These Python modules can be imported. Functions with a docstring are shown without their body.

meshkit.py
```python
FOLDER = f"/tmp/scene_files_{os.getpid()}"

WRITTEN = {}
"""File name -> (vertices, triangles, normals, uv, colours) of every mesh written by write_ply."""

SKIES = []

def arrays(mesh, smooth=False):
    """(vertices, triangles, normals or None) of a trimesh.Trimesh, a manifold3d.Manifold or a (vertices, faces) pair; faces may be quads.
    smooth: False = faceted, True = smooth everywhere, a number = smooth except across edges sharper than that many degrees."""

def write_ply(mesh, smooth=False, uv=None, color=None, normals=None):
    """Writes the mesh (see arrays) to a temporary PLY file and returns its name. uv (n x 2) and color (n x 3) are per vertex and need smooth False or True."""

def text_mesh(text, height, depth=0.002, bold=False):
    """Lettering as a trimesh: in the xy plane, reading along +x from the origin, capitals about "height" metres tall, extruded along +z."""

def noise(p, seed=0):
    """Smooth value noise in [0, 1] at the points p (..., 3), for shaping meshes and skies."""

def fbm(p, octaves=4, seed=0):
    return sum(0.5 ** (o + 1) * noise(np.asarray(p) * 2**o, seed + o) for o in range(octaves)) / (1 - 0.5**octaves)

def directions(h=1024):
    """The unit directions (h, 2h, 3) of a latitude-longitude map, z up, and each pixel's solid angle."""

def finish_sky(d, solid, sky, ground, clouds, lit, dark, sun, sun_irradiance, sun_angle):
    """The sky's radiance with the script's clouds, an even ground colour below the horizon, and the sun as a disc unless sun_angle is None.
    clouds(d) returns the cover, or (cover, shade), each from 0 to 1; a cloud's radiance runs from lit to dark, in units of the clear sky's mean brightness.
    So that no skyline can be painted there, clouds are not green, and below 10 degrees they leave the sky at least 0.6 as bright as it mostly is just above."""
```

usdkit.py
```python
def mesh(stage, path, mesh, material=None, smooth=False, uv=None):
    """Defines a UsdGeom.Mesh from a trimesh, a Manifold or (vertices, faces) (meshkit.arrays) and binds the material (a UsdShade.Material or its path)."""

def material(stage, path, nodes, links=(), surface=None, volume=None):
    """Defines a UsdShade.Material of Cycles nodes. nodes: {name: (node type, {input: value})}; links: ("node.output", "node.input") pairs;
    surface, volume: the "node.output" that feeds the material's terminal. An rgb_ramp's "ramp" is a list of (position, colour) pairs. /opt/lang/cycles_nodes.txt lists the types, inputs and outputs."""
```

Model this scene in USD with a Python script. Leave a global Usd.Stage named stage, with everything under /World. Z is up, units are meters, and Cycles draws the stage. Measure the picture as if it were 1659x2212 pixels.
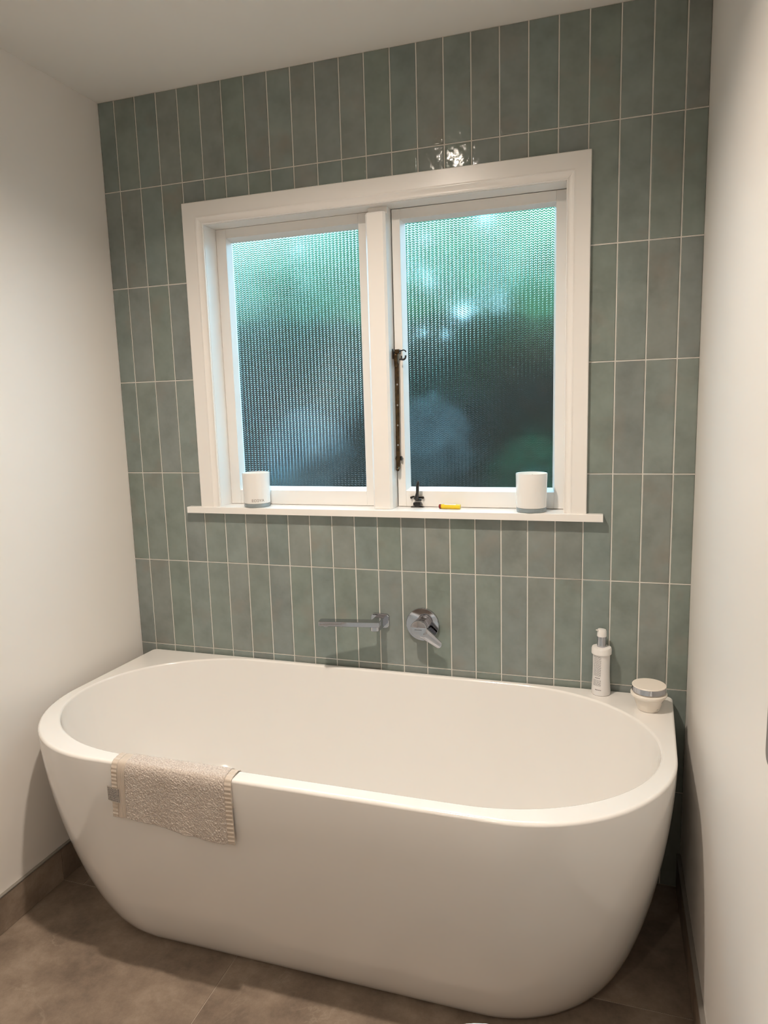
import math, random
import numpy as np
import trimesh
import manifold3d as m3
from shapely.geometry import Polygon, box as sbox
from pxr import Usd, UsdGeom, UsdLux, UsdShade, Gf, Sdf, Vt
import usdkit, meshkit

stage = Usd.Stage.CreateInMemory()
UsdGeom.SetStageUpAxis(stage, 'Z')
UsdGeom.SetStageMetersPerUnit(stage, 1.0)
UsdGeom.Xform.Define(stage, '/World')
UsdGeom.Scope.Define(stage, '/World/Looks')
PI = math.pi

# ------------------------------------------------------------------ camera, daylight, exposure
# the tiled wall is the plane y = 0, the room lies at y < 0, the floor at z = 0
Z0 = 2.137                                     # height of the topmost grout line above the floor
CAM = np.array([1.53409, -2.03348, Z0 - 0.71415])
FPX = 1512.1                                   # focal length in pixels of the 1659 x 2212 picture
RIGHT = np.array([0.951546, 0.306219, -0.028097])
DOWN = np.array([0.019348, -0.150809, -0.988374])
FWD = np.array([-0.306896, 0.939940, -0.149427])
camera = UsdGeom.Camera.Define(stage, '/World/camera')
camera.CreateHorizontalApertureAttr(36.0)
camera.CreateVerticalApertureAttr(48.0)
camera.CreateFocalLengthAttr(36.0 * FPX / 1659.0)
camera.CreateClippingRangeAttr(Gf.Vec2f(0.02, 200.0))
camera.CreateExposureAttr(0.20)
mx = Gf.Matrix4d(*[*RIGHT, 0, *(-DOWN), 0, *(-FWD), 0, *CAM, 1])
camera.AddTransformOp().Set(mx)

SKY = 2.8                                      # overcast evening sky, cool beside the warm lamps
dome = UsdLux.DomeLight.Define(stage, '/World/sky')
dome.CreateIntensityAttr(SKY)
dome.CreateColorAttr(Gf.Vec3f(0.37, 0.69, 0.90))

LAMP = (2900.0, 1150.0)                                   # emission of the two ceiling downlights' lenses, the far one dimmed
LAMP_COLOUR = (1.0, 0.862, 0.728)
DOWNLIGHTS = [(0.90, -0.95), (1.00, -2.85)]


def at(u, v, y):
    """The point of the plane y = const that the photograph shows at pixel (u, v)."""
    d = RIGHT * ((u - 829.5) / FPX) + DOWN * ((v - 1106) / FPX) + FWD
    return CAM + d * ((y - CAM[1]) / d[1])


def atz(u, v, z):
    d = RIGHT * ((u - 829.5) / FPX) + DOWN * ((v - 1106) / FPX) + FWD
    return CAM + d * ((z - CAM[2]) / d[2])


# ------------------------------------------------------------------ naming
def numbered(parent, name):
    path, k = f'{parent}/{name}', 0
    while stage.GetPrimAtPath(path):
        k += 1
        path = f'{parent}/{name}_{k:03d}'
    return path


def tag(p, label=None, cat=None, group=None, kind=None):
    p = p.GetPrim() if hasattr(p, 'GetPrim') else p
    for k, v in (('label', label), ('category', cat), ('group', group), ('kind', kind)):
        if v:
            p.SetCustomDataByKey(k, v)
    return p


def part(parent, name, mesh, mat, smooth=30, label=None, kind=None):
    parent = parent if isinstance(parent, str) else str(parent.GetPath())
    m = usdkit.mesh(stage, numbered(parent, name), mesh, mat, smooth)
    tag(m, label, kind=kind)
    return m.GetPrim()


def thing(name, label, cat, loc=(0, 0, 0), rotz=0.0, group=None, kind=None):
    x = UsdGeom.Xform.Define(stage, numbered('/World', name))
    x.AddTranslateOp().Set(Gf.Vec3d(*map(float, loc)))
    if rotz:
        x.AddRotateZOp().Set(float(rotz))
    return tag(x, label, cat, group, kind)


def sub(parent, name, label=None):
    x = UsdGeom.Xform.Define(stage, numbered(str(parent.GetPath()), name))
    return tag(x, label)


# ------------------------------------------------------------------ mesh helpers
def box(x0, x1, y0, y1, z0, z1, b=0.0):
    x0, x1 = sorted((x0, x1)); y0, y1 = sorted((y0, y1)); z0, z1 = sorted((z0, z1))
    if b <= 0:
        m = trimesh.creation.box([x1 - x0, y1 - y0, z1 - z0])
        m.apply_translation([(x0 + x1) / 2, (y0 + y1) / 2, (z0 + z1) / 2])
        return m
    p = []
    for x, sx in ((x0, 1), (x1, -1)):
        for y, sy in ((y0, 1), (y1, -1)):
            for z, sz in ((z0, 1), (z1, -1)):
                p += [(x + sx * b, y + sy * b, z), (x + sx * b, y, z + sz * b), (x, y + sy * b, z + sz * b)]
    return trimesh.convex.convex_hull(np.array(p))


def join(*ms):
    out = []
    for m in ms:
        if hasattr(m, 'to_mesh'):
            v, f, _ = meshkit.arrays(m)
            m = trimesh.Trimesh(v, f, process=False)
        out.append(m)
    return trimesh.util.concatenate(out)


def grid_mesh(rings, closed_u=True, cap0=False, cap1=False):
    """rings: (R, N, 3). Quads between neighbouring rings."""
    rings = np.asarray(rings, float)
    R, N = rings.shape[:2]
    v = rings.reshape(-1, 3)
    f = []
    i = np.arange(N if closed_u else N - 1)
    j = (i + 1) % N
    for r in range(R - 1):
        a, b = r * N, (r + 1) * N
        f.append(np.c_[a + i, a + j, b + j]); f.append(np.c_[a + i, b + j, b + i])
    f = np.vstack(f)
    for flag, r, s in ((cap0, 0, -1), (cap1, R - 1, 1)):
        if flag:
            v = np.vstack([v, rings[r].mean(0)])
            c = len(v) - 1
            t = np.c_[np.full(len(i), c), r * N + i, r * N + j]
            f = np.vstack([f, t if s > 0 else t[:, ::-1]])
    return trimesh.Trimesh(v, f, process=False)


def lathe(profile, n=48, sx=1.0, sy=1.0, caps=True):
    a = np.arange(n) / n * 2 * PI
    rings = [np.c_[r * np.cos(a) * sx, r * np.sin(a) * sy, np.full(n, z)] for r, z in profile]
    m = grid_mesh(rings, True, caps and profile[0][0] > 1e-6, caps and profile[-1][0] > 1e-6)
    m.merge_vertices()
    m.fix_normals()
    return m


def tube(points, radii, n=10, flat=1.0):
    p = np.asarray(points, float)
    r = np.broadcast_to(np.asarray(radii, float), (len(p),))
    t = np.gradient(p, axis=0)
    t /= np.linalg.norm(t, axis=1, keepdims=True)
    up = np.array([0, 1.0, 0]) if abs(t[0][1]) < 0.9 else np.array([1.0, 0, 0])
    rings = []
    a = np.arange(n) / n * 2 * PI
    for k in range(len(p)):
        s = np.cross(t[k], up); s /= np.linalg.norm(s)
        q = np.cross(s, t[k])
        rings.append(p[k] + r[k] * (np.cos(a)[:, None] * s + flat * np.sin(a)[:, None] * q))
    m = grid_mesh(rings, True, True, True)
    m.fix_normals()
    return m


def spline(points, n=24):
    from scipy.interpolate import CubicSpline
    p = np.asarray(points, float)
    d = np.r_[0, np.cumsum(np.linalg.norm(np.diff(p, axis=0), axis=1))]
    return CubicSpline(d, p)(np.linspace(0, d[-1], n))


def hull_spheres(pts, n=12):
    ms = [m3.Manifold.sphere(r, n).translate(list(map(float, p))) for p, r in pts]
    return m3.Manifold.batch_hull(ms)


def section(poly):
    from shapely.geometry.polygon import orient
    return m3.CrossSection([[tuple(map(float, p)) for p in orient(poly).exterior.coords[:-1]]])


def slab(poly, h0, h1, steps, to_world):
    """A polygon (its corners in order) as a body from h0 up to h1; steps: (inset, h) rings of its rounded upper edge. to_world(a, b, h) -> xyz."""
    def ring(inset):
        q = poly if inset == 0 else poly.buffer(-inset, join_style=2)
        c = np.array(q.exterior.coords)[:-1]
        return c[::-1] if Polygon(c).exterior.is_ccw is False else c
    base = ring(0)
    rings, hs = [base, base], [h0, h1]
    for inset, h in steps:
        c = ring(inset)
        d = np.linalg.norm(c - base[0], axis=1).argmin()
        rings.append(np.roll(c, -d, axis=0)); hs.append(h)
    n = len(base)
    pts = np.vstack([np.c_[r, np.full(n, h)] for r, h in zip(rings, hs)])
    f, i = [], np.arange(n)
    j = (i + 1) % n
    for k in range(len(rings) - 1):
        a, b = k * n, (k + 1) * n
        f += [np.c_[a + i, a + j, b + j], np.c_[a + i, b + j, b + i]]
    top = Polygon(rings[-1])
    if n == 4:
        tri = np.array([[0, 1, 2], [0, 2, 3]])
    else:
        import mapbox_earcut
        tri = mapbox_earcut.triangulate_float64(np.asarray(rings[-1], np.float64), np.array([n], np.uint32)).reshape(-1, 3).astype(int)
    f += [tri + (len(rings) - 1) * n, tri[:, ::-1]]
    f = np.vstack(f)
    v = np.array([to_world(*p) for p in pts])
    m = trimesh.Trimesh(v, f, process=False)
    m.fix_normals()
    return m


# ------------------------------------------------------------------ materials
LOOK = {}


def look(name, nodes, links=(), surface='p.BSDF'):
    LOOK[name] = usdkit.material(stage, f'/World/Looks/{name}', nodes, links, surface=surface)
    return LOOK[name]


def plain(name, color, rough=0.5, metallic=0.0, spec=0.5, coat=0.0, **more):
    return look(name, {'p': ('principled_bsdf', {'base_color': color, 'roughness': rough, 'metallic': metallic, 'specular_ior_level': spec, 'coat_weight': coat, **more})})


def bumpy(name, color, rough, scale, dist, strength=1.0, detail=2.0, **more):
    return look(name, {'g': ('geometry', {}), 'n': ('noise_texture', {'scale': scale, 'detail': detail}),
                       'b': ('bump', {'strength': strength, 'distance': dist}),
                       'p': ('principled_bsdf', {'base_color': color, 'roughness': rough, **more})},
                [('g.position', 'n.vector'), ('n.fac', 'b.height'), ('b.normal', 'p.normal')])


bumpy('wall_paint', (0.83, 0.80, 0.76), 0.42, 160.0, 0.0006, 0.15)
bumpy('ceiling_paint', (0.80, 0.78, 0.74), 0.8, 160.0, 0.0006, 0.15)
bumpy('trim_paint', (0.86, 0.84, 0.81), 0.28, 30.0, 0.0008, 0.12)
plain('grout', (0.72, 0.70, 0.65), 0.85)
plain('acrylic', (0.86, 0.84, 0.81), 0.12, coat=0.6, coat_roughness=0.04)
plain('ceramic', (0.88, 0.87, 0.85), 0.08, coat=0.5)
plain('chrome', (0.50, 0.51, 0.55), 0.05, metallic=1.0)
plain('white_plastic', (0.84, 0.82, 0.80), 0.25)
plain('bottle_plastic', (0.80, 0.78, 0.77), 0.22)
plain('cream_plastic', (0.84, 0.78, 0.70), 0.3)
plain('ink', (0.10, 0.10, 0.11), 0.6)
plain('grey_ink', (0.30, 0.30, 0.32), 0.6)
plain('gold_ink', (0.30, 0.24, 0.20), 0.35, metallic=0.3)
plain('wax', (0.86, 0.80, 0.70), 0.5, subsurface_weight=0.3, subsurface_scale=0.01)
plain('candle_glass', (0.85, 0.84, 0.82), 0.10, coat=0.6)
plain('clear_glass', (0.42, 0.50, 0.53), 0.06, transmission_weight=0.35, ior=1.45)
plain('wick', (0.06, 0.05, 0.04), 0.9)
plain('black_iron', (0.007, 0.007, 0.008), 0.25, coat=0.3)
plain('black_screw', (0.02, 0.018, 0.016), 0.3, metallic=0.6)
plain('yellow_plastic', (0.80, 0.56, 0.02), 0.25)
plain('red_plastic', (0.22, 0.02, 0.01), 0.3)
plain('paper_white', (0.82, 0.80, 0.76), 0.6)
plain('dark_grey', (0.10, 0.085, 0.085), 0.35)
plain('metal_trim', (0.45, 0.43, 0.40), 0.35, metallic=0.8)
plain('lamp_white', (0.8, 0.8, 0.8), 0.5)
for k, e in enumerate(LAMP):
    look(f'lamp_lens_{k}', {'p': ('emission', {'color': LAMP_COLOUR, 'strength': e})}, surface='p.emission')
look('bronze', {'g': ('geometry', {}), 'n': ('noise_texture', {'scale': 90.0, 'detail': 3.0}),
                'r': ('rgb_ramp', {'ramp': [(0.3, (0.035, 0.022, 0.012)), (0.7, (0.11, 0.066, 0.028))]}),
                'p': ('principled_bsdf', {'metallic': 0.7, 'roughness': 0.38})},
     [('g.position', 'n.vector'), ('n.fac', 'r.fac'), ('r.color', 'p.base_color')])

# glazed wall tiles: sage with grey and brown clouds, slightly wavy gloss; six firings
TILE_TONES = [(0.226, 0.264, 0.240), (0.217, 0.260, 0.244), (0.236, 0.262, 0.243), (0.215, 0.256, 0.229), (0.230, 0.269, 0.250), (0.226, 0.256, 0.243)]
for k, c in enumerate(TILE_TONES):
    c = np.array(c)
    look(f'sage_tile_{k}', {
        'g': ('geometry', {}), 'm': ('mapping', {'location': (3.1 * k, 1.7 * k, 2.3 * k)}),
        'n': ('noise_texture', {'scale': 11.0, 'detail': 5.0, 'roughness': 0.6}),
        'r': ('rgb_ramp', {'ramp': [(0.28, tuple(c * 0.82)), (0.50, tuple(c)), (0.74, tuple(c * 1.15))]}),
        'n2': ('noise_texture', {'scale': 7.0, 'detail': 3.0}),
        'm2': ('mapping', {'location': (7.7 + 2.2 * k, 4.0, 9.0 + 1.3 * k)}),
        'r2': ('rgb_ramp', {'ramp': [(0.56, (0, 0, 0)), (0.72, (0.45, 0.45, 0.45))]}),
        'x': ('mix', {'color2': tuple(np.array((0.260, 0.225, 0.190)))}),
        'w': ('noise_texture', {'scale': 34.0, 'detail': 1.5}),
        'b': ('bump', {'strength': 0.85, 'distance': 0.0016}),
        'p': ('principled_bsdf', {'roughness': 0.10, 'specular_ior_level': 0.5})},
        [('g.position', 'm.vector'), ('m.vector', 'n.vector'), ('n.fac', 'r.fac'), ('r.color', 'x.color1'),
         ('g.position', 'm2.vector'), ('m2.vector', 'n2.vector'), ('n2.fac', 'r2.fac'), ('r2.color', 'x.fac'),
         ('x.color', 'p.base_color'), ('m.vector', 'w.vector'), ('w.fac', 'b.height'), ('b.normal', 'p.normal')])

# stone-look porcelain of floor and skirting
for k in range(3):
    look(f'stone_tile_{k}', {
        'g': ('geometry', {}), 'm': ('mapping', {'location': (5.3 * k, 2.1 * k, 1.1 * k)}),
        'n': ('noise_texture', {'scale': 5.0, 'detail': 9.0, 'roughness': 0.72}),
        'r': ('rgb_ramp', {'ramp': [(0.34, (0.150, 0.112, 0.085)), (0.52, (0.255, 0.197, 0.150)), (0.70, (0.375, 0.300, 0.235))]}),
        'd': ('noise_texture', {'scale': 1.9, 'detail': 7.0, 'roughness': 0.6, 'distortion': 0.6}),
        's': ('math', {'math_type': 'subtract', 'value2': 0.5}),
        'a': ('math', {'math_type': 'absolute'}),
        'r2': ('rgb_ramp', {'ramp': [(0.0, (0.42, 0.42, 0.42)), (0.004, (0.14, 0.14, 0.14)), (0.013, (0, 0, 0))]}),
        'k': ('noise_texture', {'scale': 2.7, 'detail': 2.0}),
        'r3': ('rgb_ramp', {'ramp': [(0.50, (0, 0, 0)), (0.62, (1, 1, 1))]}),
        'mul': ('mix', {'mix_type': 'multiply', 'fac': 1.0}),
        'x': ('mix', {'color2': (0.46, 0.39, 0.31)}),
        'f': ('noise_texture', {'scale': 70.0, 'detail': 4.0}),
        'b': ('bump', {'strength': 0.25, 'distance': 0.002}),
        'p': ('principled_bsdf', {'roughness': 0.48})},
        [('g.position', 'm.vector'), ('m.vector', 'n.vector'), ('m.vector', 'd.vector'), ('m.vector', 'k.vector'), ('m.vector', 'f.vector'),
         ('n.fac', 'r.fac'), ('d.fac', 's.value1'), ('s.value', 'a.value1'), ('a.value', 'r2.fac'), ('k.fac', 'r3.fac'),
         ('r2.color', 'mul.color1'), ('r3.color', 'mul.color2'), ('mul.color', 'x.fac'), ('r.color', 'x.color1'),
         ('x.color', 'p.base_color'), ('f.fac', 'b.height'), ('b.normal', 'p.normal')])
plain('floor_grout', (0.44, 0.37, 0.30), 0.85)

# obscure glass pressed with rows of short slanting dashes, every other column slanting the other way
look('patterned_glass', {
    'g': ('geometry', {}), 's': ('separate_xyz', {}),
    'u': ('math', {'math_type': 'multiply', 'value2': 85.0}),
    'pp': ('math', {'math_type': 'pingpong', 'value2': 0.5}),
    'v': ('math', {'math_type': 'multiply', 'value2': 150.0}),
    'sh': ('math', {'math_type': 'multiply_add', 'value2': 1.3}),
    'ph': ('math', {'math_type': 'multiply', 'value2': 2 * PI}),
    'sn': ('math', {'math_type': 'sine'}),
    'lo': ('math', {'math_type': 'subtract', 'value2': 0.15}),
    'rd': ('math', {'math_type': 'maximum', 'value2': 0.0}),
    'ph2': ('math', {'math_type': 'multiply', 'value2': 2 * PI}),
    'sn2': ('math', {'math_type': 'sine'}),
    'ab': ('math', {'math_type': 'absolute'}),
    'pw': ('math', {'math_type': 'power', 'value2': 0.6}),
    'h': ('math', {'math_type': 'multiply'}),
    'b': ('bump', {'strength': 1.0, 'distance': 0.00055}),
    'p': ('principled_bsdf', {'base_color': (0.93, 0.98, 0.97), 'transmission_weight': 1.0, 'roughness': 0.13, 'ior': 1.45})},
    [('g.position', 's.vector'), ('s.x', 'u.value1'), ('u.value', 'pp.value1'), ('s.z', 'v.value1'),
     ('pp.value', 'sh.value1'), ('v.value', 'sh.value3'), ('sh.value', 'ph.value1'), ('ph.value', 'sn.value1'),
     ('sn.value', 'lo.value1'), ('lo.value', 'rd.value1'),
     ('u.value', 'ph2.value1'), ('ph2.value', 'sn2.value1'), ('sn2.value', 'ab.value1'), ('ab.value', 'pw.value1'),
     ('rd.value', 'h.value1'), ('pw.value', 'h.value2'), ('h.value', 'b.height'), ('b.normal', 'p.normal')])


def leaf(name, c):
    look(name, {'g': ('geometry', {}), 'n': ('noise_texture', {'scale': 6.0}),
                'r': ('rgb_ramp', {'ramp': [(0.3, tuple(np.array(c) * 0.6)), (0.7, tuple(np.array(c) * 1.3))]}),
                'd': ('diffuse_bsdf', {}), 't': ('translucent_bsdf', {}), 'x': ('mix_closure', {'fac': 0.4})},
         [('g.position', 'n.vector'), ('n.fac', 'r.fac'), ('r.color', 'd.color'), ('r.color', 't.color'), ('d.BSDF', 'x.closure1'), ('t.BSDF', 'x.closure2')], surface='x.closure')


leaf('leaf_bright', (0.085, 0.250, 0.110))
leaf('leaf_mid', (0.016, 0.055, 0.030))
leaf('leaf_grey', (0.085, 0.105, 0.11))
leaf('leaf_pale', (0.11, 0.275, 0.16))
leaf('leaf_dark', (0.008, 0.020, 0.018))
plain('bark', (0.05, 0.04, 0.03), 0.9)
plain('soil', (0.03, 0.03, 0.025), 0.9)
plain('fence_paint', (0.035, 0.04, 0.055), 0.7)

# washcloth
look('terry', {'g': ('geometry', {}), 'n': ('noise_texture', {'scale': 330.0, 'detail': 2.0}),
               'r': ('rgb_ramp', {'ramp': [(0.3, (0.42, 0.36, 0.32)), (0.7, (0.70, 0.625, 0.56))]}),
               'p': ('principled_bsdf', {'roughness': 0.95, 'sheen_weight': 0.4, 'specular_ior_level': 0.1})},
     [('g.position', 'n.vector'), ('n.fac', 'r.fac'), ('r.color', 'p.base_color')])
plain('woven_cotton', (0.60, 0.515, 0.435), 0.9, sheen_weight=0.3)
plain('tag_cloth', (0.55, 0.50, 0.45), 0.8)

# ------------------------------------------------------------------ room shell
XL, XR, YB, ZC = -0.0615, 1.7500, -3.25, Z0 + 0.2750
W = '/World'
WX0, WX1, WZ0, WZ1 = 0.3025, 1.4080, Z0 - 1.029, Z0 - 0.1360       # clear opening in the window lining
AX0, AX1, AZ1 = 0.2305, 1.4718, Z0 - 0.0660                        # outer edge of the architrave
SX0, SX1, SZ1, SZ0 = 0.1830, 1.5168, Z0 - 1.029, Z0 - 1.0500       # sill board

wall_back = thing('wall_back', 'sage green tiled wall behind the bath around the window', 'wall', kind='structure')
hx0, hx1, hz0, hz1 = WX0 - 0.02, WX1 + 0.02, WZ0 - 0.02, WZ1 + 0.02
T = 0.0022
part(wall_back, 'grout_bed', join(box(XL, hx0, T, 0.13, 0, ZC), box(hx1, XR, T, 0.13, 0, ZC), box(hx0, hx1, T, 0.13, 0, hz0), box(hx0, hx1, T, 0.13, hz1, ZC)), LOOK['grout'], False)
COLS = [XL, -0.0014, 0.0770, 0.1551, 0.2321, 0.3097, 0.3864, 0.4637, 0.5405, 0.6168, 0.6936, 0.7698, 0.8459, 0.9227, 0.9994, 1.0762, 1.1527, 1.2301, 1.3072, 1.3853, 1.4627, 1.5400, 1.6177, 1.6955, XR]
ROWS = [ZC, Z0, Z0 - 0.3048, Z0 - 0.6112, Z0 - 0.9177, Z0 - 1.2225, Z0 - 1.5291, Z0 - 1.8400, 0.0]
hole = sbox(hx0 - 0.001, hz0, hx1 + 0.001, hz1)
G = 0.0017
rnd = random.Random(4)
last = -1
for r in range(len(ROWS) - 1):
    for c in range(len(COLS) - 1):
        a0 = COLS[c] + (G if c else 0.0006); a1 = COLS[c + 1] - (G if c < len(COLS) - 2 else 0.0006)
        b1 = ROWS[r] - (G if r else 0.001); b0 = ROWS[r + 1] + G
        q = sbox(a0, b0, a1, b1).difference(hole)
        k = rnd.choice([i for i in range(6) if i != last]); last = k
        if q.is_empty or q.area < 2e-5:
            continue
        q = q if q.geom_type == 'Polygon' else max(q.geoms, key=lambda g: g.area)
        d = rnd.uniform(-0.0003, 0.0003)
        tx, tz = (max(-0.003, min(0.003, rnd.gauss(0, 0.0018))) for _ in 'ab')
        cx, cz = q.centroid.coords[0]
        mesh = slab(q, -0.004, 0.0, [(0.0004, 0.0008), (0.0012, 0.0014), (0.0030, 0.0018), (0.0062, 0.0019)],
                    lambda a, b, h, d=d, tx=tx, tz=tz, cx=cx, cz=cz: (a, 0.0018 - h + d * (h > 0) + (tx * (a - cx) + tz * (b - cz)) * (h > 0), b))
        part(wall_back, 'wall_tile', mesh, LOOK[f'sage_tile_{k}'], 70)

for nm, mesh, lab in (('wall_left', box(XL - 0.1, XL, YB - 0.1, 0.13, 0, ZC), 'plain off-white painted wall left of the bath'),
                      ('wall_right', box(XR, XR + 0.1, YB - 0.1, 0.13, 0, ZC), 'plain off-white painted wall right of the bath'),
                      ('wall_front', box(XL - 0.1, XR + 0.1, YB - 0.1, YB, 0, ZC), 'plain off-white painted wall behind the camera')):
    tag(part(W, nm, mesh, LOOK['wall_paint'], False), lab, 'wall', kind='structure')

# ceiling with round cut-outs for the downlights
HOLE_R = 0.040
cs = m3.CrossSection([[(XL - 0.1, YB - 0.1), (XR + 0.1, YB - 0.1), (XR + 0.1, 0.13), (XL - 0.1, 0.13)]])
for x, y in DOWNLIGHTS:
    cs = cs - m3.CrossSection.circle(HOLE_R, 40).translate((x, y))
cm = cs.extrude(0.06).translate((0, 0, ZC))
tag(part(W, 'ceiling', cm, LOOK['ceiling_paint'], False), 'plain white painted ceiling', 'ceiling', kind='structure')
lab = ['recessed round ceiling downlight over the front of the bath', 'recessed round ceiling downlight furthest from the bath']
for k, ((x, y), l) in enumerate(zip(DOWNLIGHTS, lab)):
    t = thing('ceiling_downlight', l, 'downlight', (x, y, ZC), group='round ceiling downlights')
    part(t, 'trim_ring', lathe([(HOLE_R - 0.001, 0.03), (HOLE_R - 0.002, -0.001), (HOLE_R + 0.008, -0.003), (HOLE_R + 0.010, -0.0005), (HOLE_R - 0.0005, -0.0002)], 40, caps=False), LOOK['lamp_white'], 30)
    part(t, 'reflector', lathe([(HOLE_R - 0.0015, 0.003), (0.034, 0.022), (0.031, 0.030)], 40, caps=False), LOOK['lamp_white'], 30)
    part(t, 'lens', lathe([(0.0, 0.020), (0.030, 0.020), (0.031, 0.029), (0.0, 0.029)], 40), LOOK[f'lamp_lens_{k}'], False)

# floor of large stone-look tiles
floor = thing('floor', 'brown grey stone-look tiled floor', 'floor', kind='structure')
part(floor, 'floor_bed', box(XL - 0.1, XR + 0.1, YB - 0.1, 0.13, -0.08, -0.0012), LOOK['floor_grout'], False)
edges_y = [0.0, -0.470, -1.070, -1.670, -2.270, -2.870, YB]
k = 0
for r in range(len(edges_y) - 1):
    joints = [0.62] if r % 2 else [1.22, 0.02]
    xs = sorted([XL, XR] + [j for j in joints if XL < j < XR])
    for i in range(len(xs) - 1):
        q = sbox(xs[i] + 0.001, edges_y[r + 1] + 0.001, xs[i + 1] - 0.001, edges_y[r] - 0.001)
        part(floor, 'floor_tile', slab(q, -0.01, -0.0012, [(0.0004, -0.0003), (0.0012, 0.0)], lambda a, b, h: (a, b, h)), LOOK[f'stone_tile_{k % 3}'], 40)
        k += 1

# tiled skirting along both side walls
SK = 0.104
for side, x0, x1 in (('left', XL, XL + 0.010), ('right', XR - 0.010, XR)):
    b = thing(f'baseboard_{side}', f'brown stone-look tiled skirting along the {side} wall', 'baseboard', kind='structure')
    ys = [-0.001, -0.470, -1.070, -1.670, -2.270, -2.870, YB + 0.001]
    for i in range(len(ys) - 1):
        part(b, 'skirting_tile', box(x0, x1, ys[i + 1] + 0.0008, ys[i] - 0.0008, 0.0005, SK, 0.0008), LOOK[f'stone_tile_{(i + 1) % 3}'], 30)
    part(b, 'edge_trim', box(x0 - (0.0015 if side == 'right' else 0), x1 + (0.0015 if side == 'left' else 0), YB + 0.002, -0.002, SK, SK + 0.0045, 0.0008), LOOK['metal_trim'], 30, label='thin metal edge strip on top')

# ------------------------------------------------------------------ window
win = thing('window_1', 'white timber window with two panes of patterned obscure glass', 'window', kind='structure')
TP = LOOK['trim_paint']
SASH_Y, SASH_B, GY = 0.064, 0.108, 0.094
prof = [(0, 0.0015), (0, -0.0105), (0.002, -0.0125), (0.044, -0.0125), (0.047, -0.0140), (0.050, -0.0140), (0.053, -0.0110), (0.060, -0.0085), (0.066, -0.0085), (0.069, -0.0100), (0.071, -0.0085), (0.0715, -0.0050), (0.0715, 0.0015)]


def corner(x, z, inx, inz):
    return np.array([[x + inx * d * (WX0 - AX0) / 0.0725 if inx > 0 else x + inx * d * (AX1 - WX1) / 0.0725, y, z + inz * d * (AZ1 - WZ1) / 0.0725] for d, y in prof])


cTL, cTR = corner(AX0, AZ1, 1, -1), corner(AX1, AZ1, -1, -1)
cBL, cBR = corner(AX0, SZ1, 1, 0), corner(AX1, SZ1, -1, 0)
for a, b in ((cBL, cTL), (cTL, cTR), (cTR, cBR)):
    m = grid_mesh([a, b], True, True, True); m.fix_normals()
    part(win, 'architrave', m, TP, 35)
sillpoly = Polygon([(SX0, 0.0005), (SX0, -0.024), (SX1, -0.024), (SX1, 0.0005), (WX1, 0.0005), (WX1, SASH_B), (WX0, SASH_B), (WX0, 0.0005)])
part(win, 'sill', slab(sillpoly, SZ0, SZ1 - 0.002, [(0.0008, SZ1 - 0.0006), (0.002, SZ1)], lambda a, b, h: (a, b, h)), TP, 40)
part(win, 'lining', box(WX0 - 0.019, WX0, -0.004, 0.128, WZ0 - 0.018, WZ1 + 0.018), TP, False)
part(win, 'lining', box(WX1, WX1 + 0.019, -0.004, 0.128, WZ0 - 0.018, WZ1 + 0.018), TP, False)
part(win, 'lining', box(WX0 + 0.0005, WX1 - 0.0005, -0.004, 0.128, WZ1, WZ1 + 0.018), TP, False)
part(win, 'lining', box(WX0 + 0.0005, WX1 - 0.0005, SASH_B + 0.0005, 0.128, WZ0 - 0.018, WZ0 + 0.004), TP, False)
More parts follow.
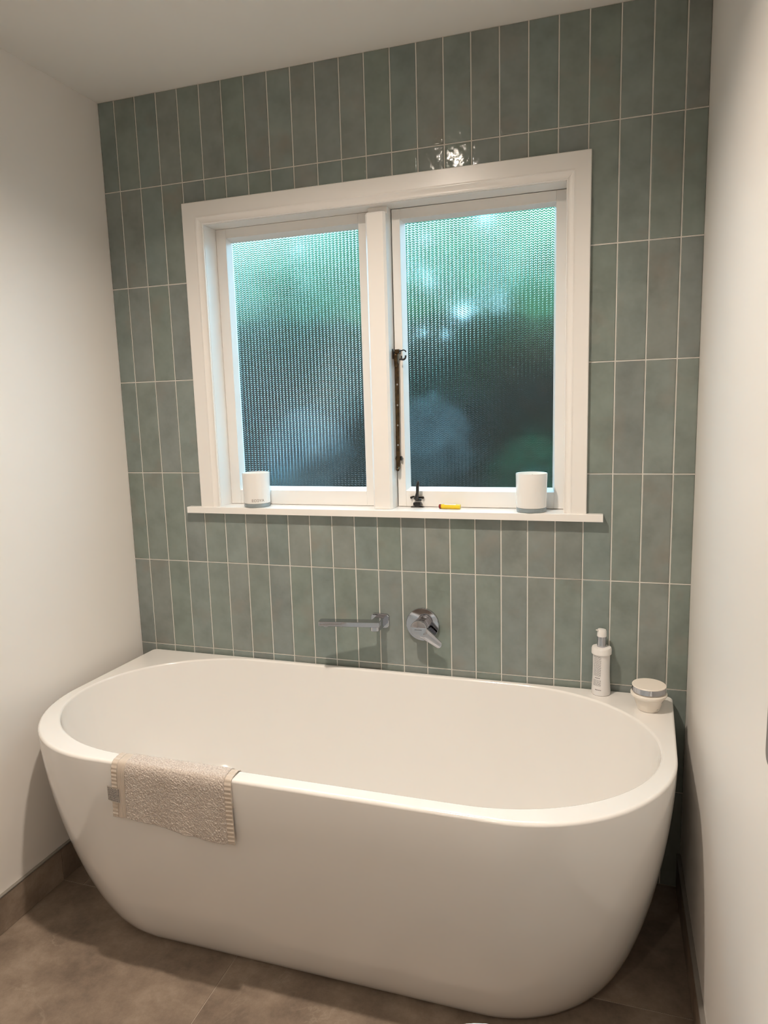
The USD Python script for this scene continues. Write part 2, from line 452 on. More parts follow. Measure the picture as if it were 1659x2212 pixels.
mul = sub(win, 'mullion')
mp = Polygon([(0.8345, 0.028), (0.8345, 0.011), (0.841, 0.004), (0.8895, 0.004), (0.8965, 0.011), (0.8965, 0.028)])
part(mul, 'cover_strip', slab(mp, WZ0 + 0.0005, Z0 - 0.1580, [(0.0035, Z0 - 0.1535)], lambda a, b, h: (a, b, h)), TP, False)
part(mul, 'post', box(0.8375, 0.8958, 0.028, 0.127, WZ0 + 0.0005, WZ1 - 0.0002), TP, False)


def sash(x0, x1, top, bot, gx0, gx1, gz0, gz1, ix0, ix1, iz0, iz1):
    """x0..x1, bot..top: outside; i: inner edge of the face; g: edge of the glass in view."""
    s = sub(win, 'sash')
    for a, b in ((x0, ix0), (ix1, x1)):
        part(s, 'stile', box(a, b, SASH_Y, SASH_B, bot, top, 0.001), TP, 30)
    for a, b in ((bot, iz0), (iz1, top)):
        part(s, 'rail', box(ix0, ix1, SASH_Y + 0.0006, SASH_B, a, b, 0.0008), TP, 30)
    o = [(ix0, iz0), (ix1, iz0), (ix1, iz1), (ix0, iz1)]
    g = [(gx0, gz0), (gx1, gz0), (gx1, gz1), (gx0, gz1)]
    for k in range(4):
        a, b, c, d = o[k], o[(k + 1) % 4], g[(k + 1) % 4], g[k]
        P = [(*p, y) for p, y in ((a, SASH_Y + 0.004), (b, SASH_Y + 0.004), (c, GY), (d, GY), (a, GY), (b, GY))]
        m = trimesh.convex.convex_hull(np.array([(x, y, z) for x, z, y in P]))
        part(s, 'glazing_bead', m, TP, False)
    part(s, 'glass_pane', box(gx0 - 0.004, gx1 + 0.004, GY + 0.0003, GY + 0.0043, gz0 - 0.004, gz1 + 0.004), LOOK['patterned_glass'], False, label='patterned obscure glass')
    return s


sash(WX0 + 0.0005, 0.8370, WZ1 - 0.0005, WZ0 + 0.0008, 0.3425, 0.7875, Z0 - 0.9705, Z0 - 0.1755, 0.3385, 0.7925, Z0 - 0.9815, Z0 - 0.1655)
sash2 = sash(0.8985, WX1 - 0.0010, WZ1 - 0.0014, WZ0 + 0.0012, 0.9325, 1.3700, Z0 - 0.9685, Z0 - 0.1735, 0.9240, 1.3770, Z0 - 0.9790, Z0 - 0.1670)

# bronze casement stay standing upright on the stile of the right sash
BY = 0.050                                                     # plane of the bar's face
stay = sub(win, 'casement_stay', 'dark bronze casement stay with a row of holes, upright on the right sash')
b0, b1 = at(857.0, 785, BY), at(860.0, 1012, BY)
ax = (b1 - b0) / np.linalg.norm(b1 - b0)
sd = np.array([ax[2], 0, -ax[0]])
L = np.linalg.norm(b1 - b0)
bar = m3.CrossSection([[(-0.0062, 0), (0.0062, 0), (0.0062, L), (-0.0062, L)]])
for v in (829.8, 874.0, 917.5, 960.6):
    s_ = L * (v - 785) / (1012 - 785)
    bar = bar - m3.CrossSection.circle(0.0030, 16).translate((0.0003, s_))
bar = bar.extrude(0.0022)
v_, f_, _ = meshkit.arrays(bar)
v_ = b0 - np.outer(v_[:, 0], sd) + np.outer(v_[:, 1], ax) + np.outer(v_[:, 2], (0, 1, 0))
bm = trimesh.Trimesh(v_, f_, process=False); bm.fix_normals()
part(stay, 'bar', bm, LOOK['bronze'], False)
e = at(860.2, 1014, BY)
part(stay, 'bar_end', hull_spheres([(e + (0, 0.001, 0.006), 0.0052), (e + (0.0005, -0.006, 0.0), 0.0055), (e + (0, 0.001, 0.002), 0.0058)], 16), LOOK['bronze'], 40)
e = at(859.2, 990.5, BY)
part(stay, 'peg_bracket', join(box(e[0] - 0.012, e[0] + 0.012, BY + 0.005, SASH_Y, e[2] - 0.006, e[2] + 0.006, 0.001),
                               hull_spheres([(e + (-0.011, 0.002, 0), 0.0035), (e + (-0.011, 0.012, 0), 0.0035)], 12),
                               hull_spheres([(e + (0.011, 0.002, 0), 0.0035), (e + (0.011, 0.012, 0), 0.0035)], 12)), LOOK['black_iron'], 30)


def pz(points, y):
    return [at(u, v, yy) for (u, v), yy in zip(points, np.broadcast_to(y, (len(points),)))]


h0 = at(857.5, 765, BY - 0.004)
part(stay, 'pivot_head', join(hull_spheres([(at(855.5, 768, BY - 0.003), 0.0075), (at(856, 785, BY), 0.0068), (at(855.8, 790, BY), 0.0060)], 16),
                              box(h0[0] - 0.006, h0[0] + 0.009, BY - 0.010, SASH_Y, h0[2] + 0.002, h0[2] + 0.014, 0.0015)), LOOK['bronze'], 40)
part(stay, 'bracket_plate', join(tube(pz([(847.2, 754), (848.5, 762), (848.8, 775)], BY - 0.002), [0.0036, 0.0036, 0.0030], 10),
                                 tube(pz([(848.5, 761), (856, 760), (864, 758)], BY - 0.006), 0.0026, 10)), LOOK['black_iron'], 40)
part(stay, 'hook', tube(spline(pz([(862, 758), (868, 757), (873.5, 756.5), (876, 758.5), (876.4, 760.5)], BY - 0.009), 16), 0.0019, 10), LOOK['black_iron'], 40)
part(stay, 'hook', tube(spline(pz([(863, 776), (869, 776.8), (874, 775.5), (875.8, 772), (876, 767.5)], BY - 0.009), 18), 0.0026, 10), LOOK['black_iron'], 40)
part(stay, 'hook', tube(pz([(866.8, 776), (867.2, 772), (867.4, 768.5)], BY - 0.008), 0.0019, 10), LOOK['black_iron'], 40)

# black cockspur fastener at the foot of the right sash
latch = sub(win, 'casement_fastener', 'black iron casement fastener with an upright curved handle at the foot of the right sash')
LY = 0.046
part(latch, 'handle', tube(spline(pz([(899.3, 1077.5), (900.8, 1070), (901.7, 1062), (902.0, 1051), (903.2, 1043.5), (904.4, 1038.8)], [LY + 0.002, LY - 0.002, LY - 0.004, LY - 0.007, LY - 0.008, LY - 0.007]), 26),
                           np.interp(np.linspace(0, 1, 26), [0, 0.15, 0.35, 0.75, 0.93, 1], [0.0070, 0.0062, 0.0046, 0.0052, 0.0048, 0.0026]), 14), LOOK['black_iron'], 40)
part(latch, 'boss', hull_spheres([(at(898.8, 1076, LY + 0.004), 0.0072), (at(898.8, 1076, 0.058), 0.0072)], 18), LOOK['black_iron'], 40)
part(latch, 'nose', hull_spheres([(at(900, 1078.5, LY + 0.004), 0.005), (at(908.8, 1079.8, LY + 0.006), 0.0030)], 14), LOOK['black_iron'], 40)
part(latch, 'base_plate', join(tube(spline(pz([(888.8, 1074.6), (893, 1072.8), (899, 1075)], 0.0605), 10), 0.0026, 8, 0.8),
                               tube(spline(pz([(899, 1075), (907, 1074.6), (913.3, 1074.6)], 0.0605), 10), 0.0028, 8, 0.8)), LOOK['black_iron'], 40)
for u in (888.6, 913.5):
    part(latch, 'screw', hull_spheres([(at(u, 1074.8, 0.0585), 0.0036), (at(u, 1074.8, 0.063), 0.0040)], 14), LOOK['black_screw'], 40)
p0, p1 = at(894.2, 1084.0, 0.058), at(910.2, 1090.2, 0.058)
part(latch, 'keeper', join(box(p0[0], p1[0], 0.048, 0.0638, WZ0 + 0.0055, WZ0 + 0.0155, 0.001), box(p0[0] - 0.009, p1[0] + 0.008, 0.050, 0.0638, WZ0 + 0.0003, WZ0 + 0.0030, 0.0010),
                           box(p0[0] + 0.004, p1[0] - 0.004, 0.05, 0.062, WZ0 + 0.002, WZ0 + 0.007)), LOOK['black_iron'], 30)

# ------------------------------------------------------------------ bath
RIM = 0.591
SHEAR = 0.045                                                   # the bath stands a little askew


def rr(xl, xr, yb, yf, fr, br, z, n=26, s=14):
    """Rounded rectangle as a ring of points; fr, br: (rx, ry) of the front and the back corners."""
    p = []

    def line(a, b):
        for t in np.arange(s) / s:
            p.append((a[0] + (b[0] - a[0]) * t, a[1] + (b[1] - a[1]) * t))

    def arc(cx, cy, r, a0, a1):
        for a in a0 + (a1 - a0) * np.arange(n) / n:
            p.append((cx + r[0] * math.cos(a), cy + r[1] * math.sin(a)))
    line((xr - br[0], yb), (xl + br[0], yb)); arc(xl + br[0], yb - br[1], br, PI / 2, PI)
    line((xl, yb - br[1]), (xl, yf + fr[1])); arc(xl + fr[0], yf + fr[1], fr, PI, 1.5 * PI)
    line((xl + fr[0], yf), (xr - fr[0], yf)); arc(xr - fr[0], yf + fr[1], fr, 1.5 * PI, 2 * PI)
    line((xr, yf + fr[1]), (xr, yb - br[1])); arc(xr - br[0], yb - br[1], br, 0, PI / 2)
    p = np.array(p)
    return np.c_[p[:, 0] + SHEAR * p[:, 1], p[:, 1], np.full(len(p), z)]


BX0, BX1, BYB, BYF = -0.006, 1.7135, -0.0040, -0.7335


def shell(t):
    return max(0.0, 1 - max(0.0, 1 - (1 - t) ** 1.605) ** (1 / 1.365))


def outer(t, z, d=0.0):
    g = shell(t)
    r = 0.36 - 0.06 * g - d
    return rr(BX0 + 0.124 * g + d, BX1 - 0.124 * g - d, BYB - d, BYF + 0.1407 * g + d, (r, r), (max(0.02 - d, 0.004),) * 2, z)


def front_y(z):
    return BYF + 0.1407 * shell(z / RIM)


LIP, LIPI = 0.008, 0.006
rings = [outer(0.0, 0.004, 0.02), outer(0.0, 0.0035, 0.004), outer(0.004, 0.006)]
for t in np.linspace(0.02, 1 - LIP / RIM, 34):
    rings.append(outer(t, t * RIM))
for a in np.linspace(0.15, 1, 7) * PI / 2:
    rings.append(outer(1.0, RIM - LIP + LIP * math.sin(a), LIP * (1 - math.cos(a))))
IX0, IX1, IYB, IYF = 0.029, 1.677, -0.0255, -0.6905


def inner(dx, dy, z, rx=0.40):
    ry = (IYB - IYF) / 2 - dy - 0.0005
    return rr(IX0 + dx, IX1 - dx, IYB - dy, IYF + dy, (max(rx - dx * 0.55, 0.1), ry), (max(rx - dx * 0.55, 0.1), ry), z)


top_out, top_in = rings[-1], inner(-LIPI, -LIPI, RIM)
for t in (0.33, 0.66):
    rings.append(top_out * (1 - t) + top_in * t)
for a in np.linspace(0, 1, 7) * PI / 2:
    rings.append(inner(-LIPI + LIPI * math.sin(a), -LIPI + LIPI * math.sin(a), RIM - LIPI + LIPI * math.cos(a)))
DEPTH = 0.44
for t in np.linspace(0.05, 1, 22):
    e_ = 1 - (1 - t) ** 1.6 if False else t
    curve = 1 - math.sqrt(max(0, 1 - t ** 2.6))
    rings.append(inner(0.05 * t + 0.30 * curve, 0.03 * t + 0.12 * curve, RIM - LIPI - (DEPTH - LIPI) * t ** 0.9))
low = rings[-1]
for t in (0.3, 0.7):
    c = low.mean(0)
    rings.append(low * (1 - t) + c * t - np.array([0, 0, 0.004 * t]))
bath = thing('bathtub', 'white back-to-wall bath with rounded front corners standing under the window', 'bathtub')
bmesh = grid_mesh(rings, True, True, True)
bmesh.fix_normals()
part(bath, 'shell', bmesh, LOOK['acrylic'], 40)
wp = rings[-1].mean(0)
part(bath, 'waste', lathe([(0, 0.004), (0.024, 0.004), (0.030, 0.002), (0.032, -0.002), (0, -0.002)], 32).apply_translation((wp[0], wp[1], wp[2] + 0.004)), LOOK['chrome'], 30)

# ------------------------------------------------------------------ taps on the wall
CH = LOOK['chrome']
spx, spz = 0.8490, Z0 - 1.3845
spout = thing('bath_spout', 'chrome bath spout with a long flat arm swung to the left', 'spout', (spx, 0, spz))
pp = sbox(-0.030, -0.023, 0.030, 0.023).buffer(-0.012).buffer(0.012, quad_segs=6)


def plate(poly, y0, y1, bevel=0.0015):
    c = section(poly)
    a = c.extrude(abs(y1 - y0) - bevel)
    small = section(poly.buffer(-bevel))
    b = small.extrude(abs(y1 - y0))
    m = m3.Manifold.batch_hull([a, b])
    v, f, _ = meshkit.arrays(m)
    v = np.c_[v[:, 0], y0 - v[:, 2], v[:, 1]]
    t = trimesh.Trimesh(v, f[:, ::-1], process=False); t.fix_normals()
    return t


part(spout, 'wall_plate', plate(pp, 0.0, -0.010), CH, 30)
bx_, by_, br_ = 0.0035, -0.0660, 0.0158                          # body: a block with a half-round nose, the arm rides in its top
bq = Polygon([(bx_ - br_, -0.0095), *[(bx_ + br_ * math.cos(t), by_ + br_ * math.sin(t)) for t in np.linspace(PI, 2 * PI, 20)], (bx_ + br_, -0.0095)])
part(spout, 'body', m3.Manifold.batch_hull([section(bq).extrude(0.0265).translate((0, 0, -0.0115)), section(bq.buffer(-0.0012)).extrude(0.0285).translate((0, 0, -0.0125))]), CH, 30)
# the arm: a flat bar from the pivot to the tip, its underside open at the tip
piv, tip = np.array([0.0205, -0.066]), np.array([-0.170, -0.096])
d_ = (tip - piv) / np.linalg.norm(tip - piv); n_ = np.array([d_[1], -d_[0]])
al = np.linalg.norm(tip - piv)
q = Polygon([piv + n_ * 0.0175, piv - n_ * 0.0175, tip - n_ * 0.0165, tip + n_ * 0.0165]).buffer(-0.004).buffer(0.004, quad_segs=5)
a_ = section(q).extrude(0.0132).translate((0, 0, 0.0032))
b_ = section(q.buffer(-0.0016)).extrude(0.0156).translate((0, 0, 0.0020))
part(spout, 'arm', m3.Manifold.batch_hull([a_, b_]), CH, 30)
o_ = tip - d_ * 0.022
part(spout, 'aerator', lathe([(0, -0.003), (0.010, -0.003), (0.011, 0.0), (0.011, 0.003), (0, 0.003)], 24).apply_translation((o_[0], o_[1], 0.0018)), CH, 30)

mixer = thing('mixer_tap', 'round chrome wall mixer with its lever turned down to the right', 'tap', (0.9880, 0, Z0 - 1.3870))


def along_y(m):
    return m.apply_transform(trimesh.transformations.rotation_matrix(PI / 2, [1, 0, 0]))


part(mixer, 'wall_plate', along_y(lathe([(0, 0), (0.0515, 0), (0.0520, 0.002), (0.0520, 0.0095), (0.0508, 0.0112), (0, 0.0125)], 64)), CH, 30)
part(mixer, 'collar', along_y(lathe([(0, 0.012), (0.0245, 0.012), (0.0245, 0.028), (0.0238, 0.029), (0.0238, 0.031), (0.0245, 0.032), (0.0245, 0.046), (0.022, 0.049), (0, 0.049)], 48)), CH, 30)
# lever: a lens-shaped cap over the collar, drawn out into a tongue
LB, LT = np.array([0.0, -0.050, 0.0]), np.array([0.0560, -0.040, -0.0480])
cap = along_y(lathe([(0, 0.046), (0.0248, 0.046), (0.0258, 0.048), (0.0258, 0.054), (0.0240, 0.0568), (0, 0.0580)], 48))
mv = m3.Manifold(m3.Mesh(np.asarray(cap.vertices, np.float32), np.asarray(cap.faces, np.uint32)))
def flat_ball(c, r, th):
    return m3.Manifold.sphere(1.0, 32).scale((r, th, r)).rotate((-9.0, 0, -9.0)).translate(list(map(float, c)))


tongue = m3.Manifold.batch_hull([flat_ball((0.012, -0.0515, -0.0105), 0.0185, 0.0048), flat_ball(LT, 0.0125, 0.0034)])
part(mixer, 'lever', mv + tongue, CH, 40)
part(mixer, 'lever_marking', box(-0.012, 0.010, -0.0585, -0.0573, -0.0028, -0.0016), LOOK['ink'], False, label='thin dark line across the lever cap')

# ------------------------------------------------------------------ things on the bath rim
bot = thing('pump_bottle', 'tall white pump bottle with a silver neck on the rear bath corner', 'bottle', (1.5195, -0.0315, RIM))
BP = LOOK['bottle_plastic']
part(bot, 'body', lathe([(0, 0.0), (0.0245, 0.0), (0.0262, 0.0018), (0.0262, 0.012), (0.0252, 0.030), (0.0240, 0.052), (0.0236, 0.080), (0.0238, 0.121), (0.012, 0.123), (0, 0.123)], 56), BP, 35)
part(bot, 'shoulder', lathe([(0, 0.1195), (0.0268, 0.1195), (0.0276, 0.1205), (0.0276, 0.1345), (0.0258, 0.1390), (0.018, 0.1402), (0, 0.1402)], 56), LOOK['white_plastic'], 35)
part(bot, 'neck_sleeve', lathe([(0, 0.140), (0.0128, 0.140), (0.0128, 0.171), (0, 0.171)], 40), CH, 30, label='shiny silver sleeve')
hd = lathe([(0, 0.170), (0.0130, 0.170), (0.0132, 0.1715), (0.0128, 0.1860), (0.0110, 0.1905), (0, 0.1915)], 40)
v = np.array(hd.vertices)
up = np.clip((v[:, 2] - 0.176) / 0.015, 0, 1)
dirn = np.array([-0.80, -0.60])
along = v[:, :2] @ dirn
v[:, 2] += 0.10 * along * up
hd = trimesh.Trimesh(v, hd.faces, process=False)
nz = hull_spheres([((dirn[0] * 0.006, dirn[1] * 0.006, 0.1872), 0.0032), ((dirn[0] * 0.0185, dirn[1] * 0.0185, 0.1905), 0.0018)], 12)
part(bot, 'pump_head', join(hd, nz), LOOK['white_plastic'], 40)
# fine print: rows of tiny dashes on the side turned to the left of the picture
prnd = random.Random(11)


def print_patch(rows, a0, a1, rfun, h=0.0007):
    V, F = [], []
    for z in rows:
        a = a0
        while a < a1:
            w = prnd.uniform(0.03, 0.14); e2 = min(a + w, a1)
            aa = np.linspace(a, e2, 3); n0 = len(V)
            for t in aa:
                for zz in (z - h / 2, z + h / 2):
                    r = rfun(zz) + 0.00012
                    V.append((r * math.cos(t), r * math.sin(t), zz))
            for k2 in range(2):
                F += [(n0 + 2 * k2, n0 + 2 * k2 + 2, n0 + 2 * k2 + 3), (n0 + 2 * k2, n0 + 2 * k2 + 3, n0 + 2 * k2 + 1)]
            a = e2 + prnd.uniform(0.025, 0.05)
    return trimesh.Trimesh(np.array(V), np.array(F), process=False)


rb = lambda z: float(np.interp(z, [0, 0.0018, 0.012, 0.030, 0.052, 0.080, 0.121], [0.0245, 0.0262, 0.0262, 0.0252, 0.0240, 0.0236, 0.0238]))
face = math.atan2(CAM[1] + 0.0315, CAM[0] - 1.5195)                # towards the camera
part(bot, 'fine_print', print_patch([*np.arange(0.0300, 0.0480, 0.0017), *np.arange(0.0580, 0.1175, 0.0017)], face - 0.95, face - 0.02, rb), LOOK['ink'], False, label='rows of tiny grey print', kind='stuff')
part(bot, 'printed_line', print_patch([0.0520, 0.0532], face - 0.75, face - 0.15, rb, 0.0011), LOOK['ink'], False)
part(bot, 'printed_line', print_patch([0.0175, 0.0186], face - 0.65, face + 0.02, rb, 0.0012), LOOK['ink'], False)

jar = thing('cream_jar', 'squat cream coloured jar with a silver banded lid on the rear bath corner', 'jar', (1.6440, -0.1090, RIM))
part(jar, 'body', lathe([(0, 0), (0.0265, 0), (0.0285, 0.0015), (0.0330, 0.016), (0.0395, 0.0345), (0.0405, 0.0365), (0.0445, 0.0395), (0.0470, 0.0425), (0.0470, 0.0470), (0.0455, 0.0490), (0.0400, 0.0500), (0.039, 0.0540), (0, 0.054)], 64), LOOK['cream_plastic'], 35)
part(jar, 'lid_band', lathe([(0, 0.0525), (0.0428, 0.0525), (0.0436, 0.0532), (0.0436, 0.0680), (0, 0.0680)], 64), CH, 30, label='shiny silver band')
part(jar, 'lid_top', lathe([(0, 0.0675), (0.0436, 0.0675), (0.0438, 0.0690), (0.0428, 0.0702), (0.0400, 0.0706), (0, 0.0703)], 64), LOOK['cream_plastic'], 35)
jr = lambda z: float(np.interp(z, [0, 0.0015, 0.016, 0.0345], [0.0265, 0.0285, 0.0330, 0.0395]))
jf = math.atan2(CAM[1] + 0.109, CAM[0] - 1.644)
part(jar, 'printed_mark', join(print_patch([0.0265, 0.0290, 0.0315], jf + 1.05, jf + 1.28, jr, 0.0016), print_patch([0.008, 0.010], jf + 0.75, jf + 1.0, jr, 0.0009)), LOOK['grey_ink'], False)

# ------------------------------------------------------------------ candles and lighter on the sill
SILL = SZ1


def candle(x, y, label, text=None):
    t = thing('candle', label, 'candle', (x, y, SILL), group='white glass candles on the window sill')
    part(t, 'glass_foot', lathe([(0, 0), (0.0405, 0), (0.0425, 0.0015), (0.0432, 0.0125), (0, 0.0125)], 64), LOOK['clear_glass'], 35, label='thick clear glass foot')
    part(t, 'vessel', lathe([(0, 0.0128), (0.0425, 0.0128), (0.0432, 0.0134), (0.0452, 0.1110), (0.0447, 0.1118), (0.0437, 0.1110), (0.0422, 0.0230), (0, 0.0225)], 64), LOOK['candle_glass'], 35)
    part(t, 'wax', lathe([(0, 0.0232), (0.0418, 0.0232), (0.0431, 0.0990), (0, 0.0985)], 48), LOOK['wax'], 35)
    part(t, 'wick', tube([(0, 0, 0.098), (0.001, 0, 0.104), (0.003, 0, 0.108)], 0.0008, 6), LOOK['wick'], 35)
    if text:
        tm = meshkit.text_mesh(text, 0.0088, 0.0003)
        v = np.array(tm.vertices)
        tm = tm.subdivide_to_size(0.003)
        v = np.array(tm.vertices)
        w = v[:, 0].max()
        f = math.atan2(CAM[1] - y, CAM[0] - x) + 0.05
        r = 0.0432 + (0.0452 - 0.0432) * (0.020 + v[:, 1]) / 0.098 + 0.00005 + v[:, 2] * 0.5
        a = f + (v[:, 0] - w / 2) / 0.0436
        part(t, 'printed_name', trimesh.Trimesh(np.c_[r * np.cos(a), r * np.sin(a), 0.0190 + v[:, 1]], tm.faces, process=False), LOOK['gold_ink'], False, label='printed lettering low on the glass')
    return t


candle(0.4260, 0.0165, 'white glass candle with lettering at the left end of the sill', 'ECOYA')
candle(1.3165, 0.0165, 'plain white glass candle at the right end of the sill, beside the architrave')

lp0, lp1 = at(949.5, 1091.0, 0.034), at(993.5, 1092.0, 0.030)
lig = thing('lighter', 'small yellow lighter with a dark red end lying on the sill', 'lighter', ((lp0[0] + lp1[0]) / 2, 0.032, SILL), -3.0)
ll = 0.0335


def lying(prof, sy=0.95, sz=0.95):
    m = lathe(prof, 28)
    m.apply_transform(trimesh.transformations.rotation_matrix(PI / 2, [0, 1, 0]))
    return m.apply_translation((0, 0, 0.0074))


part(lig, 'body', lying([(0, -0.0265), (0.0064, -0.0265), (0.0073, -0.0255), (0.0073, 0.0325), (0.0062, 0.0335), (0, 0.0335)]), LOOK['yellow_plastic'], 35)
part(lig, 'cap', lying([(0, -0.0335), (0.0058, -0.0335), (0.0071, -0.0318), (0.0071, -0.0266), (0, -0.0266)]), LOOK['red_plastic'], 35)
aa = np.linspace(0.95, 2.0, 8)
st = np.array([[(xx, -0.0075 * math.cos(a), 0.0074 + 0.0075 * math.sin(a)) for a in aa] for xx in (-0.016, 0.020)])
part(lig, 'sticker', grid_mesh(st, False), LOOK['paper_white'], True)

# ------------------------------------------------------------------ washcloth hung over the front of the bath
NU, NV = 300, 250
ux0, ux1 = 0.4000, 0.7260


def cloth_path(drop, inside=0.07):
    """Points (y, z) from inside the bath over the rim and down its front, with a little air."""
    g = 0.0035
    p = [(IYF + 0.030, RIM - inside), (IYF + 0.012, RIM - 0.03), (IYF + g + 0.003, RIM - 0.010), (IYF - 0.006, RIM + g), (BYF + 0.012, RIM + g), (BYF + 0.002, RIM + 0.0005), (BYF - g, RIM - 0.010)]
    for h in np.linspace(0.025, drop, 9):
        p.append((min(front_y(RIM - h), BYF + 0.35 * (front_y(RIM - h) - BYF)) - g - 0.002, RIM - h))
    return np.array(p)


uu = np.linspace(0, 1, NU)
cloth = np.zeros((NU, NV, 3))
for i, u in enumerate(uu):
    drop = np.interp(u, [0, 0.07, 0.12, 0.3, 0.6, 0.9, 1.0], [0.139, 0.140, 0.136, 0.142, 0.152, 0.160, 0.160])
    c = spline(np.c_[cloth_path(drop), np.zeros(len(cloth_path(drop)))], NV)
    hang = np.clip((RIM - c[:, 1]) / drop, 0, 1) * (c[:, 0] < BYF + 0.01)
    x = ux0 + (ux1 - ux0) * u - 0.006 * hang * (1 - u) + 0.0
    fold = 0.003 * math.sin(2 * PI * (u * 1.6 + 0.1)) + 0.002 * math.sin(2 * PI * (u * 3.3 + 0.45)) + 0.006 * math.exp(-((u - 0.62) / 0.05) ** 2) - 0.003 * math.exp(-((u - 0.70) / 0.05) ** 2)
    c[:, 0] -= (0.006 + fold) * hang ** 1.3 * (0.6 if u > 0.03 else 0.5)
    cloth[i] = np.c_[np.full(NV, 0) + x + 0.0, c[:, 0], c[:, 1]]
cloth[:, :, 1] = np.where(cloth[:, :, 2] < RIM - 0.012, np.where(cloth[:, :, 1] < BYF + 0.2, np.minimum(cloth[:, :, 1], np.vectorize(front_y)(np.clip(cloth[:, :, 2], 0, RIM)) - 0.003), cloth[:, :, 1]), cloth[:, :, 1])
du = np.gradient(cloth, axis=0); dv = np.gradient(cloth, axis=1)
nrm = np.cross(dv, du); nrm /= np.linalg.norm(nrm, axis=2, keepdims=True)
if nrm[NU // 2, NV * 3 // 4, 1] > 0:
    nrm = -nrm


def cloth_piece(i0, i1, relief):
    a = cloth[i0:i1 + 1] + nrm[i0:i1 + 1] * (0.0022 + relief[i0:i1 + 1])[..., None]
    b = cloth[i0:i1 + 1] - nrm[i0:i1 + 1] * 0.0012
    n, m = a.shape[:2]
    v = np.vstack([a.reshape(-1, 3), b.reshape(-1, 3)])
    idx = np.arange(n * m).reshape(n, m)
    q = np.stack([idx[:-1, :-1], idx[1:, :-1], idx[1:, 1:], idx[:-1, 1:]], -1).reshape(-1, 4)
    off = n * m
    f = [q, q[:, ::-1] + off]
    for e_ in (idx[0], idx[-1], idx[:, 0], idx[:, -1]):
        f.append(np.stack([e_[:-1], e_[1:], e_[1:] + off, e_[:-1] + off], -1))
    f = np.vstack(f)
    t = np.vstack([f[:, [0, 1, 2]], f[:, [0, 2, 3]]])
    m_ = trimesh.Trimesh(v, t, process=False)
    m_.fix_normals()
    return m_


cr = np.random.default_rng(5)
wool = meshkit.noise(cloth * 620.0, 3) * 0.8 + meshkit.noise(cloth * 330.0, 7) * 0.5
pile = 0.0026 * (wool - 0.4)
hem_l = 0.0004 * np.sin(np.linspace(0, 2 * PI * 26, NV))[None, :] + np.zeros((NU, 1)) - 0.0010
ribs = 0.0007 * np.sin(uu * 2 * PI * 105)[:, None] + np.zeros((1, NV)) - 0.0012
wash = thing('washcloth', 'beige terry washcloth folded over the front rim of the bath', 'washcloth')
iA, iB, iC = int(0.050 * NU), int(0.125 * NU), int(0.945 * NU)
part(wash, 'hem', cloth_piece(0, iA, hem_l), LOOK['woven_cotton'], True)
part(wash, 'woven_band', cloth_piece(iA, iB, ribs), LOOK['woven_cotton'], True)
part(wash, 'terry_field', cloth_piece(iB, iC, pile), LOOK['terry'], True)
part(wash, 'hem', cloth_piece(iC, NU - 1, hem_l * 1.2), LOOK['woven_cotton'], True)
tz1, tz0 = RIM - 0.063, RIM - 0.100
ty = front_y(RIM - 0.08) - 0.010
tagm = np.array([[(x, ty - 0.004 * math.sin((x - 0.385) * 60) , z + 0.02 * (0.42 - x)) for x in np.linspace(0.382, 0.420, 8)] for z in (tz0, tz1)])
back = tagm + np.array([0, 0.0004, 0])
tm = join(grid_mesh(tagm, False), grid_mesh(back, False))
part(wash, 'care_tag', tm, LOOK['tag_cloth'], True, label='small pale care tag with rows of dark print')
V, F = [], []
trn = random.Random(2)
for xx in np.linspace(0.3845, 0.4170, 9):
    z = tz0 + 0.002
    while z < tz1 - 0.003:
        h = trn.uniform(0.002, 0.006); z2 = min(z + h, tz1 - 0.0015)
        n0 = len(V)
        for zz in (z, z2):
            for dx in (0, 0.0019):
                V.append((xx + dx, ty - 0.004 * math.sin((xx + dx - 0.385) * 60) - 0.0003, zz + 0.02 * (0.42 - xx)))
        F += [(n0, n0 + 1, n0 + 3), (n0, n0 + 3, n0 + 2)]
        z = z2 + trn.uniform(0.0008, 0.0016)
part(wash, 'tag_print', trimesh.Trimesh(np.array(V), np.array(F), process=False), LOOK['ink'], False, label='tiny dark print on the care tag', kind='stuff')

# ------------------------------------------------------------------ toilet, of which only the rim enters the picture, and a fitting on the right wall
crest = atz(1021, 2206, 0.425)
TR = 0.18
fh = FWD[:2] / np.linalg.norm(FWD[:2])
tc = crest[:2] - TR * fh
toilet = thing('toilet', 'white back-to-wall toilet whose rounded lid just enters the bottom edge', 'toilet', (tc[0], tc[1], 0))
tl = XR - tc[0] - 0.002


def dshape(r, l, n=32):
    a = np.linspace(PI / 2, 1.5 * PI, n)
    return Polygon([(l, r)] + [(r * math.cos(t), r * math.sin(t)) for t in a] + [(l, -r)])


def dslab(r, l, z0, z1, bev):
    a = section(dshape(r, l)).extrude(z1 - z0 - bev).translate((0, 0, z0))
    b = section(dshape(r - bev, l)).extrude(z1 - z0).translate((0, 0, z0))
    return m3.Manifold.batch_hull([a, b])


part(toilet, 'lid', dslab(TR, tl - 0.08, 0.407, 0.425, 0.004), LOOK['ceramic'], 30)
part(toilet, 'seat', dslab(TR - 0.002, tl - 0.08, 0.388, 0.4065, 0.003), LOOK['white_plastic'], 30)
rp = [np.c_[np.array(dshape(r, tl).exterior.coords)[:-1], np.full(34, z)] for r, z in ((0.125, 0.0), (0.125, 0.05), (0.135, 0.15), (0.158, 0.28), (0.175, 0.36), (0.177, 0.387))]
pm = grid_mesh(rp, True, True, True); pm.fix_normals()
part(toilet, 'pan', pm, LOOK['ceramic'], 40)

